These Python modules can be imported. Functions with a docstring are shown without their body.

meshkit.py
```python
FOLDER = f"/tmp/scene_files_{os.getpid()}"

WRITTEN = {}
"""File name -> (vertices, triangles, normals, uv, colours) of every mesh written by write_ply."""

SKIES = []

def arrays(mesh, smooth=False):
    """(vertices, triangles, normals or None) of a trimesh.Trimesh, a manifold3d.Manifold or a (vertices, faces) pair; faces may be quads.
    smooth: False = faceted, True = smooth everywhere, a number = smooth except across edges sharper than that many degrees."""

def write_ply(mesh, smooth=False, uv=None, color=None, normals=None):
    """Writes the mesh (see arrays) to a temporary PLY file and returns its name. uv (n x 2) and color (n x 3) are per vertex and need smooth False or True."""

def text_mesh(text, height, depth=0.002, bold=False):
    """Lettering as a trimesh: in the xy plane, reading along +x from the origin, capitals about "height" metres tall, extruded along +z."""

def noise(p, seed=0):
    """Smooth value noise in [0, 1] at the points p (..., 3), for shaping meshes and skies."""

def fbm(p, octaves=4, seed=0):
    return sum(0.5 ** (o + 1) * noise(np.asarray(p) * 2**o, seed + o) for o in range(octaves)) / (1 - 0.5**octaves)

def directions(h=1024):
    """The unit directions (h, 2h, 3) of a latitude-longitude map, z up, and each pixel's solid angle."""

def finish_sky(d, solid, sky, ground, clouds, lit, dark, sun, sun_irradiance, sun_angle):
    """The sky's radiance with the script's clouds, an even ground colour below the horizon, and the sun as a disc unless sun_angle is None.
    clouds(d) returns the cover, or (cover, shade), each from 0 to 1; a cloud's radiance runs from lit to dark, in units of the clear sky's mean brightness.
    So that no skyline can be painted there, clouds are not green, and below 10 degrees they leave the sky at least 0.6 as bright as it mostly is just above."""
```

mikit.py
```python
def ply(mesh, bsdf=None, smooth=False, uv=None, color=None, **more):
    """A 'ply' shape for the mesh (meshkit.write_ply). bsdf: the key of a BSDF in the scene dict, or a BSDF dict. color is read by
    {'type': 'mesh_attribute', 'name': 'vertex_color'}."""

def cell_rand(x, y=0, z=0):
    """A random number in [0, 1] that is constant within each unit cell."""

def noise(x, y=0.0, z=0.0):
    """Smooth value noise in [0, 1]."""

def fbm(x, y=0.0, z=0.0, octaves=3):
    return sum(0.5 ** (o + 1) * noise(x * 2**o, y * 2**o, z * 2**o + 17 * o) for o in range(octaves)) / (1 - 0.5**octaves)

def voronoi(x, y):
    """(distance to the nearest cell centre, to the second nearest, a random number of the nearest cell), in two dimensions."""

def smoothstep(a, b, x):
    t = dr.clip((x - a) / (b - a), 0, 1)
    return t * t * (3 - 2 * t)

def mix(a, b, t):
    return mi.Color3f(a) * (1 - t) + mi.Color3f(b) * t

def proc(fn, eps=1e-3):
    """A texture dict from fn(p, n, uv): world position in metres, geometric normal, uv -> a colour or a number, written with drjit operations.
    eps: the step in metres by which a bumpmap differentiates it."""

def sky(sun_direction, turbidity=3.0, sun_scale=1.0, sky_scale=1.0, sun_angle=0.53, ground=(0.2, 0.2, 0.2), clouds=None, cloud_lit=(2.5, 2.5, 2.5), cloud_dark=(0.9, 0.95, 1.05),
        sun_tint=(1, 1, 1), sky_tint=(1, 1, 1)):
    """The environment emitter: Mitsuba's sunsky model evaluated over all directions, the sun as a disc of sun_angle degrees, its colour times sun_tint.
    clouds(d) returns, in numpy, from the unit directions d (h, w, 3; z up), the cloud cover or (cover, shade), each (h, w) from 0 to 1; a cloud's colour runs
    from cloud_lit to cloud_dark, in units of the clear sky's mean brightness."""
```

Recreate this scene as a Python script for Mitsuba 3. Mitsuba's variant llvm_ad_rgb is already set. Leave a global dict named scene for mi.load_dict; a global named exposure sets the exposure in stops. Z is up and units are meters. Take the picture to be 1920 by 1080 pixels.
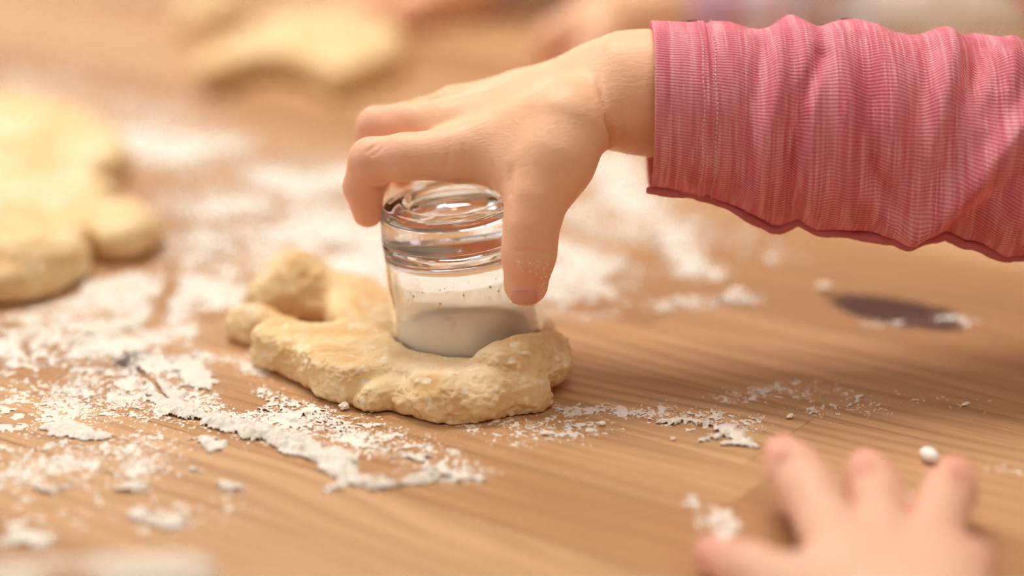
import math, random
import numpy as np, trimesh, drjit as dr, mitsuba as mi
import mikit, meshkit
from scipy.ndimage import gaussian_filter
from scipy.sparse import coo_matrix

T = mi.ScalarTransform4f
rng = np.random.default_rng(7)
scene, labels = {}, {}

# ------------------------------------------------------------------ camera
TABLE = 0.75                                   # height of the table top
PITCH, FPX = math.radians(19.0), 4200.0        # looking down 19 degrees through a portrait lens
CAM = np.array([0.0, -0.66, TABLE + 0.24])
FW = np.array([0, math.cos(PITCH), -math.sin(PITCH)])
RT = np.array([1.0, 0, 0])
UP = np.array([0, math.sin(PITCH), math.cos(PITCH)])
FOCUS = 0.633
scene['camera'] = {
    'type': 'thinlens', 'fov': 2 * math.degrees(math.atan(960 / FPX)), 'fov_axis': 'x',
    'aperture_radius': 0.0135, 'focus_distance': FOCUS, 'near_clip': 0.02, 'far_clip': 50.0,
    'to_world': T().look_at(origin=CAM.tolist(), target=(CAM + FW).tolist(), up=[0, 0, 1])}
exposure = -1.36

# ------------------------------------------------------------------ light: the room's ceiling panel and its window
LAMP_W = [34.0, 31.8, 28.4]
WINDOW_W = [6.0, 6.2, 6.4]
scene['ceiling_light__diffuser'] = {
    'type': 'rectangle', 'to_world': T().translate([-0.30, 0.62, 2.52]).rotate([1, 0, 0], 180).scale([0.55, 0.42, 1]),
    'bsdf': {'type': 'diffuse', 'reflectance': {'type': 'rgb', 'value': [0.8, 0.8, 0.8]}},
    'emitter': {'type': 'area', 'radiance': {'type': 'rgb', 'value': LAMP_W}}}
scene['ceiling_light_001__diffuser'] = {
    'type': 'rectangle', 'to_world': T().translate([0.35, -1.15, 2.52]).rotate([1, 0, 0], 180).scale([0.55, 0.42, 1]),
    'bsdf': {'type': 'diffuse', 'reflectance': {'type': 'rgb', 'value': [0.8, 0.8, 0.8]}},
    'emitter': {'type': 'area', 'radiance': {'type': 'rgb', 'value': [0.32 * x for x in LAMP_W]}}}
scene['window_2__pane'] = {
    'type': 'rectangle', 'to_world': T().translate([-0.95, 2.96, 1.58]).rotate([1, 0, 0], 90).scale([0.65, 0.62, 1]),
    'bsdf': {'type': 'diffuse', 'reflectance': {'type': 'rgb', 'value': [0.5, 0.5, 0.5]}},
    'emitter': {'type': 'area', 'radiance': {'type': 'rgb', 'value': [2.8, 2.9, 3.1]}}}
scene['window_1__pane'] = {
    'type': 'rectangle', 'to_world': T().translate([-2.56, 0.2, 1.55]).rotate([0, 1, 0], 90).scale([0.62, 1.0, 1]),
    'bsdf': {'type': 'diffuse', 'reflectance': {'type': 'rgb', 'value': [0.5, 0.5, 0.5]}},
    'emitter': {'type': 'area', 'radiance': {'type': 'rgb', 'value': WINDOW_W}}}


# ------------------------------------------------------------------ helpers
def at(px, py, D):
    """The point at depth D (m) seen at a pixel of the 1920 x 1080 frame."""
    return CAM + D * (FW + (px - 960) / FPX * RT - (py - 540) / FPX * UP)


def ground(px, py, z=0.0):
    r = FW + (px - 960) / FPX * RT - (py - 540) / FPX * UP
    return CAM + r * (TABLE + z - CAM[2]) / r[2]


def add(key, mesh, bsdf, label=None, category=None, group=None, kind=None, smooth=False, **more):
    scene[key] = mikit.ply(mesh, bsdf, smooth=smooth, **more)
    tag(key, label, category, group, kind)
    return key


def tag(key, label=None, category=None, group=None, kind=None):
    d = {k: v for k, v in (('label', label), ('category', category), ('group', group), ('kind', kind)) if v}
    if d:
        labels[key] = d


def rgb(r, g, b):
    return {'type': 'rgb', 'value': [r, g, b]}


def srgb(r, g, b):
    c = np.array([r, g, b]) / 255.0
    return np.where(c <= 0.04045, c / 12.92, ((c + 0.055) / 1.055) ** 2.4)


def box(lo, hi):
    lo, hi = np.array(lo, float), np.array(hi, float)
    m = trimesh.creation.box(hi - lo)
    m.apply_translation((lo + hi) / 2)
    return m


def surface_net(fn, lo, hi, step, factor=6, margin=0.0):
    """Mesh of fn(points) = 0 by surface nets; fn is evaluated finely only near the surface."""
    lo, hi = np.asarray(lo, float), np.asarray(hi, float)
    nc = np.ceil((hi - lo) / (step * factor)).astype(int)
    cs = step * factor
    c = lo + (np.stack(np.meshgrid(*[np.arange(n) for n in nc], indexing='ij'), -1) + 0.5) * cs
    cv = fn(c.reshape(-1, 3).astype(np.float32)).reshape(nc)
    near = np.abs(cv) < cs * 1.15 + margin
    n = nc * factor
    val = cv.repeat(factor, 0).repeat(factor, 1).repeat(factor, 2).astype(np.float32)
    act = near.repeat(factor, 0).repeat(factor, 1).repeat(factor, 2)
    idx = np.argwhere(act)
    pts = (lo + (idx + 0.5) * step).astype(np.float32)
    out = np.empty(len(pts), np.float32)
    for i in range(0, len(pts), 400000):
        out[i:i + 400000] = fn(pts[i:i + 400000])
    val[act] = out
    s = val < 0
    # cells with a sign change
    cnt = np.zeros(np.array(s.shape) - 1, np.int8)
    for d in np.ndindex(2, 2, 2):
        cnt += s[d[0]:s.shape[0] - 1 + d[0], d[1]:s.shape[1] - 1 + d[1], d[2]:s.shape[2] - 1 + d[2]]
    cells = np.argwhere((cnt > 0) & (cnt < 8))
    vid = np.full(cnt.shape, -1, np.int64)
    vid[tuple(cells.T)] = np.arange(len(cells))
    acc, num = np.zeros((len(cells), 3)), np.zeros(len(cells))
    for ax in range(3):
        for o in np.ndindex(2, 2):
            a = np.insert(np.array(o), ax, 0)
            b = a.copy(); b[ax] = 1
            va, vb = val[tuple((cells + a).T)], val[tuple((cells + b).T)]
            m = (va < 0) != (vb < 0)
            t = va[m] / (va[m] - vb[m])
            q = np.broadcast_to(a, (m.sum(), 3)).astype(float).copy()
            q[:, ax] = t
            acc[m] += q; num[m] += 1
    v = lo + (cells + acc / num[:, None] + 0.5) * step
    faces = []
    for ax in range(3):
        b, c2 = (ax + 1) % 3, (ax + 2) % 3
        s0 = np.moveaxis(s, ax, 0)
        ch = np.moveaxis(s0[:-1] != s0[1:], 0, ax)
        e = np.argwhere(ch)
        ok = np.ones(len(e), bool)
        for k in (b, c2):
            ok &= (e[:, k] > 0) & (e[:, k] < cnt.shape[k])
        e = e[ok]
        def cell(db, dc):
            q = e.copy(); q[:, b] += db; q[:, c2] += dc
            return vid[tuple(q.T)]
        quad = np.stack([cell(-1, -1), cell(0, -1), cell(0, 0), cell(-1, 0)], 1)
        flip = ~s[tuple(e.T)]
        quad[flip] = quad[flip][:, ::-1]
        quad = quad[(quad >= 0).all(1)]
        faces.append(quad)
    f = np.vstack(faces)
    f = np.vstack([f[:, [0, 1, 2]], f[:, [0, 2, 3]]])
    return trimesh.Trimesh(v, f, process=False)


def largest(m):
    parts = m.split(only_watertight=False)
    return max(parts, key=lambda q: len(q.faces)) if len(parts) else m


def relax(m, rounds=6):
    """Taubin smoothing in place."""
    e = m.edges_unique
    n = len(m.vertices)
    A = coo_matrix((np.ones(2 * len(e)), (np.r_[e[:, 0], e[:, 1]], np.r_[e[:, 1], e[:, 0]])), shape=(n, n)).tocsr()
    deg = np.maximum(np.asarray(A.sum(1)), 1)
    v = np.array(m.vertices)
    for _ in range(rounds):
        for lam in (0.5, -0.53):
            v = v + lam * ((A @ v) / deg - v)
    m.vertices = v


def rcone(p, a, b, ra, rb):
    a, b = np.asarray(a, np.float32), np.asarray(b, np.float32)
    ab = b - a
    t = np.clip(((p - a) @ ab) / max(float(ab @ ab), 1e-12), 0, 1)
    return np.linalg.norm(p - a - t[:, None] * ab, axis=1) - (ra + (rb - ra) * t)


def smin(a, b, k):
    h = np.maximum(k - np.abs(a - b), 0) / k
    return np.minimum(a, b) - h * h * k * 0.25


def chain(p, pts, k):
    """Round cones through [(point, radius), ...], joined smoothly."""
    d = None
    for (a, ra), (b, rb) in zip(pts[:-1], pts[1:]):
        e = rcone(p, a, b, ra, rb)
        d = e if d is None else smin(d, e, k)
    return d


def poly_dist(p, poly):
    """Signed distance of the points p (n, 2) to a closed polygon, negative inside."""
    d = np.full(len(p), 1e9, np.float32)
    inside = np.zeros(len(p), bool)
    for a, b in zip(poly, np.roll(poly, -1, 0)):
        ab, pa = b - a, p - a
        t = np.clip((pa @ ab) / (ab @ ab), 0, 1)
        d = np.minimum(d, ((pa - t[:, None] * ab) ** 2).sum(1))
        cr = (a[1] > p[:, 1]) != (b[1] > p[:, 1])
        with np.errstate(divide='ignore', invalid='ignore'):
            inside ^= cr & (p[:, 0] < (b[0] - a[0]) * (p[:, 1] - a[1]) / (b[1] - a[1] + 1e-20) + a[0])
    return np.where(inside, -1, 1) * np.sqrt(d)


def smooth_poly(pts, n=4):
    """A closed Catmull-Rom curve through the points."""
    P = np.asarray(pts, float)
    out = []
    for i in range(len(P)):
        p0, p1, p2, p3 = P[i - 1], P[i], P[(i + 1) % len(P)], P[(i + 2) % len(P)]
        for t in np.arange(n) / n:
            out.append(0.5 * ((2 * p1) + (-p0 + p2) * t + (2 * p0 - 5 * p1 + 4 * p2 - p3) * t * t + (-p0 + 3 * p1 - 3 * p2 + p3) * t ** 3))
    return np.array(out)


def grid_faces(nu, nv, wrap_v=False):
    i, j = np.meshgrid(np.arange(nu - 1), np.arange(nv if wrap_v else nv - 1), indexing='ij')
    i, j = i.ravel(), j.ravel()
    j2 = (j + 1) % nv
    q = np.stack([i * nv + j, (i + 1) * nv + j, (i + 1) * nv + j2, i * nv + j2], 1)
    return np.vstack([q[:, [0, 1, 2]], q[:, [0, 2, 3]]])


def lathe(profile, n=128):
    """A closed profile [(r, z), ...] turned about z; r = 0 points are allowed at both ends."""
    m = trimesh.creation.revolve(np.array(profile, float), sections=n)
    m.merge_vertices()
    return m


def vnoise(v, scale, seed=0, octaves=3):
    return meshkit.fbm(np.asarray(v) * scale, octaves, seed) - 0.5


# ------------------------------------------------------------------ materials
ANG = math.radians(-35)                        # the staves of the table run this way
CA, SA = math.cos(ANG), math.sin(ANG)
UDIR, VDIR = np.array([CA, SA]), np.array([-SA, CA])
KNOTS = [(0.093, 0.082, 0.0262, 0.0140), (-0.072, -0.089, 0.0130, 0.0085), (-0.105, 0.035, 0.010, 0.006)]


def wood(p, n, uv):
    u, v = p.x * CA + p.y * SA, -p.x * SA + p.y * CA
    r1, r2 = mikit.cell_rand(uv.x * 997.0, 3), mikit.cell_rand(uv.x * 997.0, 11)
    uu, vv = u + 3.1 * r1, v + 0.37 * r2
    warp = mikit.fbm(uu * 7, vv * 26, r1 * 20, 3)
    ring = mikit.fbm(uu * 3.0 + warp * 0.3, vv * 150 + warp * 4.0, r2 * 9, 3)
    t = vv * (120 + 110 * r1) + warp * 3.4 + 0.6 * mikit.noise(uu * 14, vv * 90)
    t = t - dr.floor(t)
    late = mikit.smoothstep(0.35, 0.93, t) * (1 - mikit.smoothstep(0.94, 1.0, t)) * (0.35 + 0.65 * mikit.noise(uu * 4, vv * 70, 2.0))
    fine = mikit.noise(uu * 60, vv * 2600)
    pore = mikit.smoothstep(0.66, 0.9, mikit.noise(uu * 38, vv * 1500, 8.0))
    light, mid, dark = (0.585, 0.350, 0.182), (0.445, 0.240, 0.115), (0.27, 0.122, 0.050)
    c = mikit.mix(light, mid, mikit.smoothstep(0.15, 0.85, r1))
    c = mikit.mix(c, mi.Color3f(0.40, 0.19, 0.078), 0.6 * mikit.smoothstep(0.62, 1.0, r2))
    c = mikit.mix(c, dark, 0.26 * mikit.smoothstep(0.38, 0.75, ring))
    c = mikit.mix(c, dark, 0.52 * late)
    c = mikit.mix(c, dark, 0.22 * pore)
    c = c * (0.93 + 0.14 * fine)
    k = mi.Float(0)
    for ku, kv, a, b in KNOTS:
        e = dr.sqrt(dr.square((u - ku) / a) + dr.square((v - kv) / b)) + 0.25 * (mikit.fbm(u * 160, v * 160, 1.0, 2) - 0.5)
        k = dr.maximum(k, 1 - mikit.smoothstep(0.72, 1.05, e))
    kc = mikit.mix((0.035, 0.014, 0.015), (0.12, 0.052, 0.042), mikit.fbm(u * 230, v * 340, 0.0, 3))
    return mikit.mix(c, kc, k * 0.93)


scene['wood'] = {'type': 'principled', 'base_color': mikit.proc(wood), 'roughness': 0.5, 'specular': 0.2}


def pin_wood(p, n, uv):
    g = mikit.fbm(p.x * 14, p.y * 260, p.z * 260, 3)
    c = mikit.mix((0.54, 0.335, 0.185), (0.42, 0.24, 0.12), mikit.smoothstep(0.3, 0.75, g))
    fl = mikit.smoothstep(0.44, 0.62, mikit.fbm(p.x * 42, p.y * 60, p.z * 60, 3) + 0.22 * mikit.smoothstep(-0.20, -0.115, p.x) - 0.20)
    return mikit.mix(c, (0.78, 0.73, 0.66), 0.7 * fl)


scene['pin_wood'] = {'type': 'principled', 'base_color': mikit.proc(pin_wood), 'roughness': 0.6, 'specular': 0.3}


def dough(p, n, uv):
    a = mikit.fbm(p.x * 130, p.y * 130, p.z * 130, 3)
    b = mikit.noise(p.x * 900, p.y * 900, p.z * 900)
    s = mikit.noise(p.x * 520 + 7, p.y * 520, p.z * 520)
    c = mikit.mix((0.81, 0.605, 0.340), (0.69, 0.445, 0.208), mikit.smoothstep(0.3, 0.72, a))
    c = mikit.mix(c, (0.85, 0.75, 0.57), 0.7 * mikit.smoothstep(0.68, 0.80, s))
    c = mikit.mix(c, (0.50, 0.27, 0.10), 0.55 * mikit.smoothstep(0.84, 0.93, b))
    w = mikit.smoothstep(0.52, 0.70, mikit.fbm(p.x * 75 + 3, p.y * 75, p.z * 75, 3)) * mikit.smoothstep(0.3, 0.9, n.z)
    return mikit.mix(c, (0.85, 0.73, 0.53), 0.45 * w)


scene['dough_surface'] = {'type': 'principled', 'base_color': mikit.proc(dough), 'roughness': 0.7, 'specular': 0.25}
scene['flour'] = {'type': 'diffuse', 'reflectance': rgb(0.82, 0.77, 0.70)}
scene['crumb_surface'] = {'type': 'principled', 'base_color': rgb(0.86, 0.80, 0.69), 'roughness': 0.6}
SKIN_BUMP = mikit.proc(lambda p, n, uv: mikit.noise(p.x * 1500, p.y * 1500, p.z * 1500) + 0.8 * mikit.noise(p.x * 700, p.y * 700, p.z * 2600), eps=2e-4)
scene['skin'] = {'type': 'bumpmap', 'arbitrary': SKIN_BUMP, 'scale': 0.00006,
                 'bsdf': {'type': 'principled', 'base_color': {'type': 'mesh_attribute', 'name': 'vertex_color'}, 'roughness': 0.48, 'specular': 0.35, 'sheen': 0.15}}
scene['nail'] = {'type': 'principled', 'base_color': rgb(0.68, 0.33, 0.25), 'roughness': 0.28, 'specular': 0.5}


def knit(p, n, uv):                             # uv: centimetres along and around the sleeve
    wob = 0.05 * mikit.noise(uv.x * 2.2, uv.y * 1.1) + 0.012 * mikit.noise(uv.x * 9, uv.y * 9)
    rib = 0.5 + 0.5 * dr.sin((uv.y + wob) * (2 * math.pi / 0.098))
    slub = mikit.fbm(uv.x * 5.0, uv.y * 0.5, 2.0, 3)
    st = mikit.noise(uv.x * 17, uv.y * 1.0, 5.0)
    hea = mikit.noise(uv.x * 60, uv.y * 22, 1.0)
    c = mikit.mix((0.65, 0.160, 0.215), (0.79, 0.285, 0.340), mikit.smoothstep(0.25, 0.75, 0.65 * slub + 0.35 * st))
    c = mikit.mix(c, (0.90, 0.53, 0.56), 0.24 * mikit.smoothstep(0.62, 0.9, st) + 0.18 * mikit.smoothstep(0.6, 0.95, hea))
    return mikit.mix(c * 0.76, c * 1.04, mikit.smoothstep(0.1, 0.75, rib))


def knit_height(p, n, uv):
    wob = 0.05 * mikit.noise(uv.x * 2.2, uv.y * 1.1) + 0.012 * mikit.noise(uv.x * 9, uv.y * 9)
    return 0.5 + 0.5 * dr.sin((uv.y + wob) * (2 * math.pi / 0.098)) + 0.5 * mikit.noise(uv.x * 45, uv.y * 30)


scene['pink_knit'] = {'type': 'twosided', 'b': {'type': 'bumpmap', 'arbitrary': mikit.proc(knit_height, eps=1.5e-4), 'scale': 0.00012,
                      'bsdf': {'type': 'principled', 'base_color': mikit.proc(knit), 'roughness': 0.95, 'specular': 0.1, 'sheen': 1.0, 'sheen_tint': 0.3}}}
scene['seam_cloth'] = {'type': 'twosided', 'b': {'type': 'principled', 'base_color': rgb(0.58, 0.175, 0.20), 'roughness': 0.95, 'specular': 0.1, 'sheen': 0.6}}
scene['thread'] = {'type': 'diffuse', 'reflectance': rgb(0.85, 0.50, 0.54)}


def stripes(p, n, uv):
    s = mikit.noise(uv.x * 0.55, 0.0, 3.0)
    c = mikit.mix((0.50, 0.42, 0.64), (0.88, 0.80, 0.92), mikit.smoothstep(0.30, 0.52, s))
    return mikit.mix(c, (0.80, 0.42, 0.50), mikit.smoothstep(0.66, 0.8, mikit.noise(uv.x * 0.45 + 9, 0.0, 1.0)))


scene['lilac_cloth'] = {'type': 'twosided', 'b': {'type': 'principled', 'base_color': mikit.proc(stripes), 'roughness': 0.9, 'specular': 0.1, 'sheen': 0.4}}
scene['glass'] = {'type': 'dielectric', 'int_ior': 1.5, 'ext_ior': 1.0}


def film_clear(p, n, uv):                        # the film thins out upward
    h = (p.z - TABLE) + 0.006 * (mikit.fbm(p.x * 160, p.y * 160, p.z * 90, 3) - 0.5)
    return mikit.smoothstep(0.016, 0.032, h) * 0.64 + 0.16


scene['flour_film'] = {'type': 'principledthin', 'base_color': rgb(1.0, 0.94, 0.84), 'roughness': 0.22, 'spec_trans': mikit.proc(film_clear), 'diff_trans': 0.25, 'eta': 1.03}
scene['paper'] = {'type': 'principled', 'base_color': rgb(0.90, 0.87, 0.82), 'roughness': 0.7}
scene['red_print'] = {'type': 'principled', 'base_color': rgb(0.75, 0.07, 0.01), 'roughness': 0.6}
scene['wall_paint'] = {'type': 'diffuse', 'reflectance': rgb(0.52, 0.48, 0.43)}
scene['ceiling_paint'] = {'type': 'diffuse', 'reflectance': rgb(0.70, 0.69, 0.67)}
scene['white_paint'] = {'type': 'principled', 'base_color': rgb(0.8, 0.8, 0.78), 'roughness': 0.5}


def floor_fn(p, n, uv):
    g = mikit.fbm(p.x * 4, p.y * 60, 0.0, 3)
    return mikit.mix((0.42, 0.27, 0.15), (0.30, 0.18, 0.09), g)


scene['floor_wood'] = {'type': 'principled', 'base_color': mikit.proc(floor_fn), 'roughness': 0.5}

# ------------------------------------------------------------------ the room
X0, X1, Y0, Y1, ZC = -2.6, 2.6, -2.4, 3.0, 2.6
add('floor', box([X0, Y0, -0.1], [X1, Y1, 0]), 'floor_wood', kind='structure')
add('ceiling', box([X0, Y0, ZC], [X1, Y1, ZC + 0.1]), 'ceiling_paint', kind='structure')
add('wall_back', box([X0, Y1, 0], [X1, Y1 + 0.1, ZC]), 'wall_paint', kind='structure')
add('wall_front', box([X0, Y0 - 0.1, 0], [X1, Y0, ZC]), 'wall_paint', kind='structure')
add('wall_left', box([X0 - 0.1, Y0, 0], [X0, Y1, ZC]), 'wall_paint', kind='structure')
add('wall_right', box([X1, Y0, 0], [X1 + 0.1, Y1, ZC]), 'wall_paint', kind='structure')
fr = [box([X0, -0.86, 0.86], [X0 + 0.06, 1.26, 0.93]), box([X0, -0.86, 2.17], [X0 + 0.06, 1.26, 2.24]),
      box([X0, -0.86, 0.93], [X0 + 0.06, -0.80, 2.17]), box([X0, 1.20, 0.93], [X0 + 0.06, 1.26, 2.17]), box([X0, 0.17, 0.93], [X0 + 0.06, 0.23, 2.17])]
add('window_1__frame', trimesh.util.concatenate(fr), 'white_paint')
labels['window_1'] = {'kind': 'structure'}
fr = [box([-1.66, Y1 - .06, 0.89], [-0.24, Y1, 0.96]), box([-1.66, Y1 - .06, 2.20], [-0.24, Y1, 2.27]), box([-1.66, Y1 - .06, .96], [-1.60, Y1, 2.20]),
      box([-.30, Y1 - .06, .96], [-.24, Y1, 2.20]), box([-.98, Y1 - .06, .96], [-.92, Y1, 2.20])]
add('window_2__frame', trimesh.util.concatenate(fr), 'white_paint')
labels['window_2'] = {'kind': 'structure'}
add('ceiling_light__housing', trimesh.util.concatenate([box([-0.88, 0.17, 2.53], [0.28, 1.07, 2.60])]), 'white_paint')
add('ceiling_light_001__housing', box([-0.23, -1.60, 2.53], [0.93, -0.70, 2.60]), 'white_paint')
labels['ceiling_light_001'] = {'label': 'flat white ceiling panel lamp behind the viewer', 'category': 'lamp'}
labels['ceiling_light'] = {'label': 'flat white ceiling panel lamp above the table', 'category': 'lamp'}

# ------------------------------------------------------------------ the table: staves glued side by side
TU0, TU1, TV0, TV1, TH = -0.95, 0.75, -0.34, 0.68, 0.032
prng = random.Random(5)
edges = [-0.155, -0.088, -0.0525, -0.012, 0.0245, 0.054, 0.105]
edges = [-0.34, -0.303, -0.268, -0.232, -0.19, -0.155, -0.122] + edges[1:]
while edges[-1] < TV1 - 0.03:
    edges.append(edges[-1] + prng.uniform(0.033, 0.042))
edges[-1] = TV1
CUT = {8: [-0.55, -0.08, 0.113], 9: [-0.33, -0.12, 0.30]}
planks = 0
M_TABLE = np.eye(4); M_TABLE[:2, 0], M_TABLE[:2, 1] = UDIR, VDIR
for r, (a, b) in enumerate(zip(edges[:-1], edges[1:])):
    cuts = [TU0]
    if r in CUT:
        cuts += CUT[r]
    else:
        c = TU0 + prng.uniform(0.15, 0.5)
        while c < TU1 - 0.15:
            cuts.append(c); c += prng.uniform(0.3, 0.62)
    cuts.append(TU1)
    for c0, c1 in zip(cuts[:-1], cuts[1:]):
        g, e, dz = 0.00005, 0.0003, prng.uniform(-0.00008, 0)
        top = TABLE + dz
        ring = lambda i, z: [[c0 + g + i, a + g + i, z], [c1 - g - i, a + g + i, z], [c1 - g - i, b - g - i, z], [c0 + g + i, b - g - i, z]]
        v = np.array(ring(0, TABLE - TH) + ring(0, top - e * 0.5) + ring(e, top), float)
        f = [[0, 3, 2], [0, 2, 1], [8, 9, 10], [8, 10, 11]]
        for k in (0, 4):
            for i in range(4):
                j = (i + 1) % 4
                f += [[k + i, k + j, k + 4 + j], [k + i, k + 4 + j, k + 4 + i]]
        m = trimesh.Trimesh(v, f, process=False)
        m.apply_transform(M_TABLE)
        key = 'table__plank' + (f'_{planks:03d}' if planks else '')
        planks += 1
        scene[key] = mikit.ply(m, 'wood', uv=np.tile([prng.random(), 0.5], (12, 1)))
for i, (u, v) in enumerate(((TU0 + .08, TV0 + .08), (TU1 - .08, TV0 + .08), (TU0 + .08, TV1 - .08), (TU1 - .08, TV1 - .08))):
    m = box([u - .035, v - .035, 0], [u + .035, v + .035, TABLE - TH]); m.apply_transform(M_TABLE)
    add('table__leg' + (f'_{i:03d}' if i else ''), m, 'wood', uv=np.full((8, 2), 0.3))
m = trimesh.util.concatenate([box([TU0 + .08, TV0 + .07, .63], [TU1 - .08, TV0 + .09, TABLE - TH]), box([TU0 + .08, TV1 - .09, .63], [TU1 - .08, TV1 - .07, TABLE - TH]),
                              box([TU0 + .07, TV0 + .08, .63], [TU0 + .09, TV1 - .08, TABLE - TH]), box([TU1 - .09, TV0 + .08, .63], [TU1 - .07, TV1 - .08, TABLE - TH])])
m.apply_transform(M_TABLE)
add('table__apron', m, 'wood', uv=np.full((len(m.vertices), 2), 0.3))
labels['table'] = {'label': 'warm brown wooden table of glued staves dusted with flour', 'category': 'table'}

# ------------------------------------------------------------------ the upturned glass
GB = ground(879, 640, 0.0085)
GTOP = at(849, 372, 0.6492)
GS = 0.963
AX = (GTOP - GB) / np.linalg.norm(GTOP - GB)
GX = np.cross([0, 1.0, 0], AX); GX /= np.linalg.norm(GX)
GY = np.cross(AX, GX)
M_GLASS = np.eye(4); M_GLASS[:3, 0], M_GLASS[:3, 1], M_GLASS[:3, 2], M_GLASS[:3, 3] = GX, GY, AX, GB
GH = float(np.linalg.norm(GTOP - GB))
print('glass height', GH)


def arc(cx, cz, r, a0, a1, n=6):
    return [(cx + r * math.cos(math.radians(a)), cz + r * math.sin(math.radians(a))) for a in np.linspace(a0, a1, n)]


H = GH
prof = [(0, H - .0032), (.006, H - .0031), (.0105, H - .0026), (.0132, H - .0016), (.0142, H - .0007)] + arc(.0158, H - .0016, .0016, 120, 75, 4) + \
    [(.0185, H - .0004)] + arc(.0195, H - .0034, .0030, 80, 5, 8) + [(.02265, H - .0060), (.02275, H - .0085)] + arc(.0220, H - .0096, .0009, 30, -30, 5) + \
    [(.0221, H - .0107), (.02265, H - .0112), (.02290, H - .0120), (.02275, H - .0130), (.0227, H - .0150), (.0230, H - .026), (.0233, .008), (.0234, .0014)] + \
    arc(.0226, .0009, .0008, 0, -180, 7) + [(.02165, .004), (.0211, H - .026), (.0206, H - .0175)] + arc(.0180, H - .0168, .0026, 0, 80, 6) + [(.012, H - .0134), (.006, H - .0132), (0, H - .0132)]
prof = np.array(prof)[::-1] * [GS, 1]
fine_prof = [prof[0]]
for a, b in zip(prof[:-1], prof[1:]):
    k = max(1, int(np.linalg.norm(b - a) / .0006))
    fine_prof += [a + (b - a) * (i + 1) / k for i in range(k)]
prof = np.array(fine_prof)
gm = lathe(prof, 160)
if gm.volume < 0:
    gm.invert()
gm.apply_transform(M_GLASS)
add('drinking_glass__body', gm, 'glass', smooth=35)
fa, ft = np.radians(np.linspace(-195, 15, 161)), np.linspace(0, 1, 24)
edge = H - .0225 + .0020 * meshkit.fbm(np.stack([np.cos(fa) * 2.3, np.sin(fa) * 2.3, fa * 0], -1), 4, 6)   # the film ends in a ragged line
FT, FA = np.meshgrid(ft, fa, indexing='ij')
FZ = .0035 + (edge[None, :] - .0035) * FT
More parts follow.
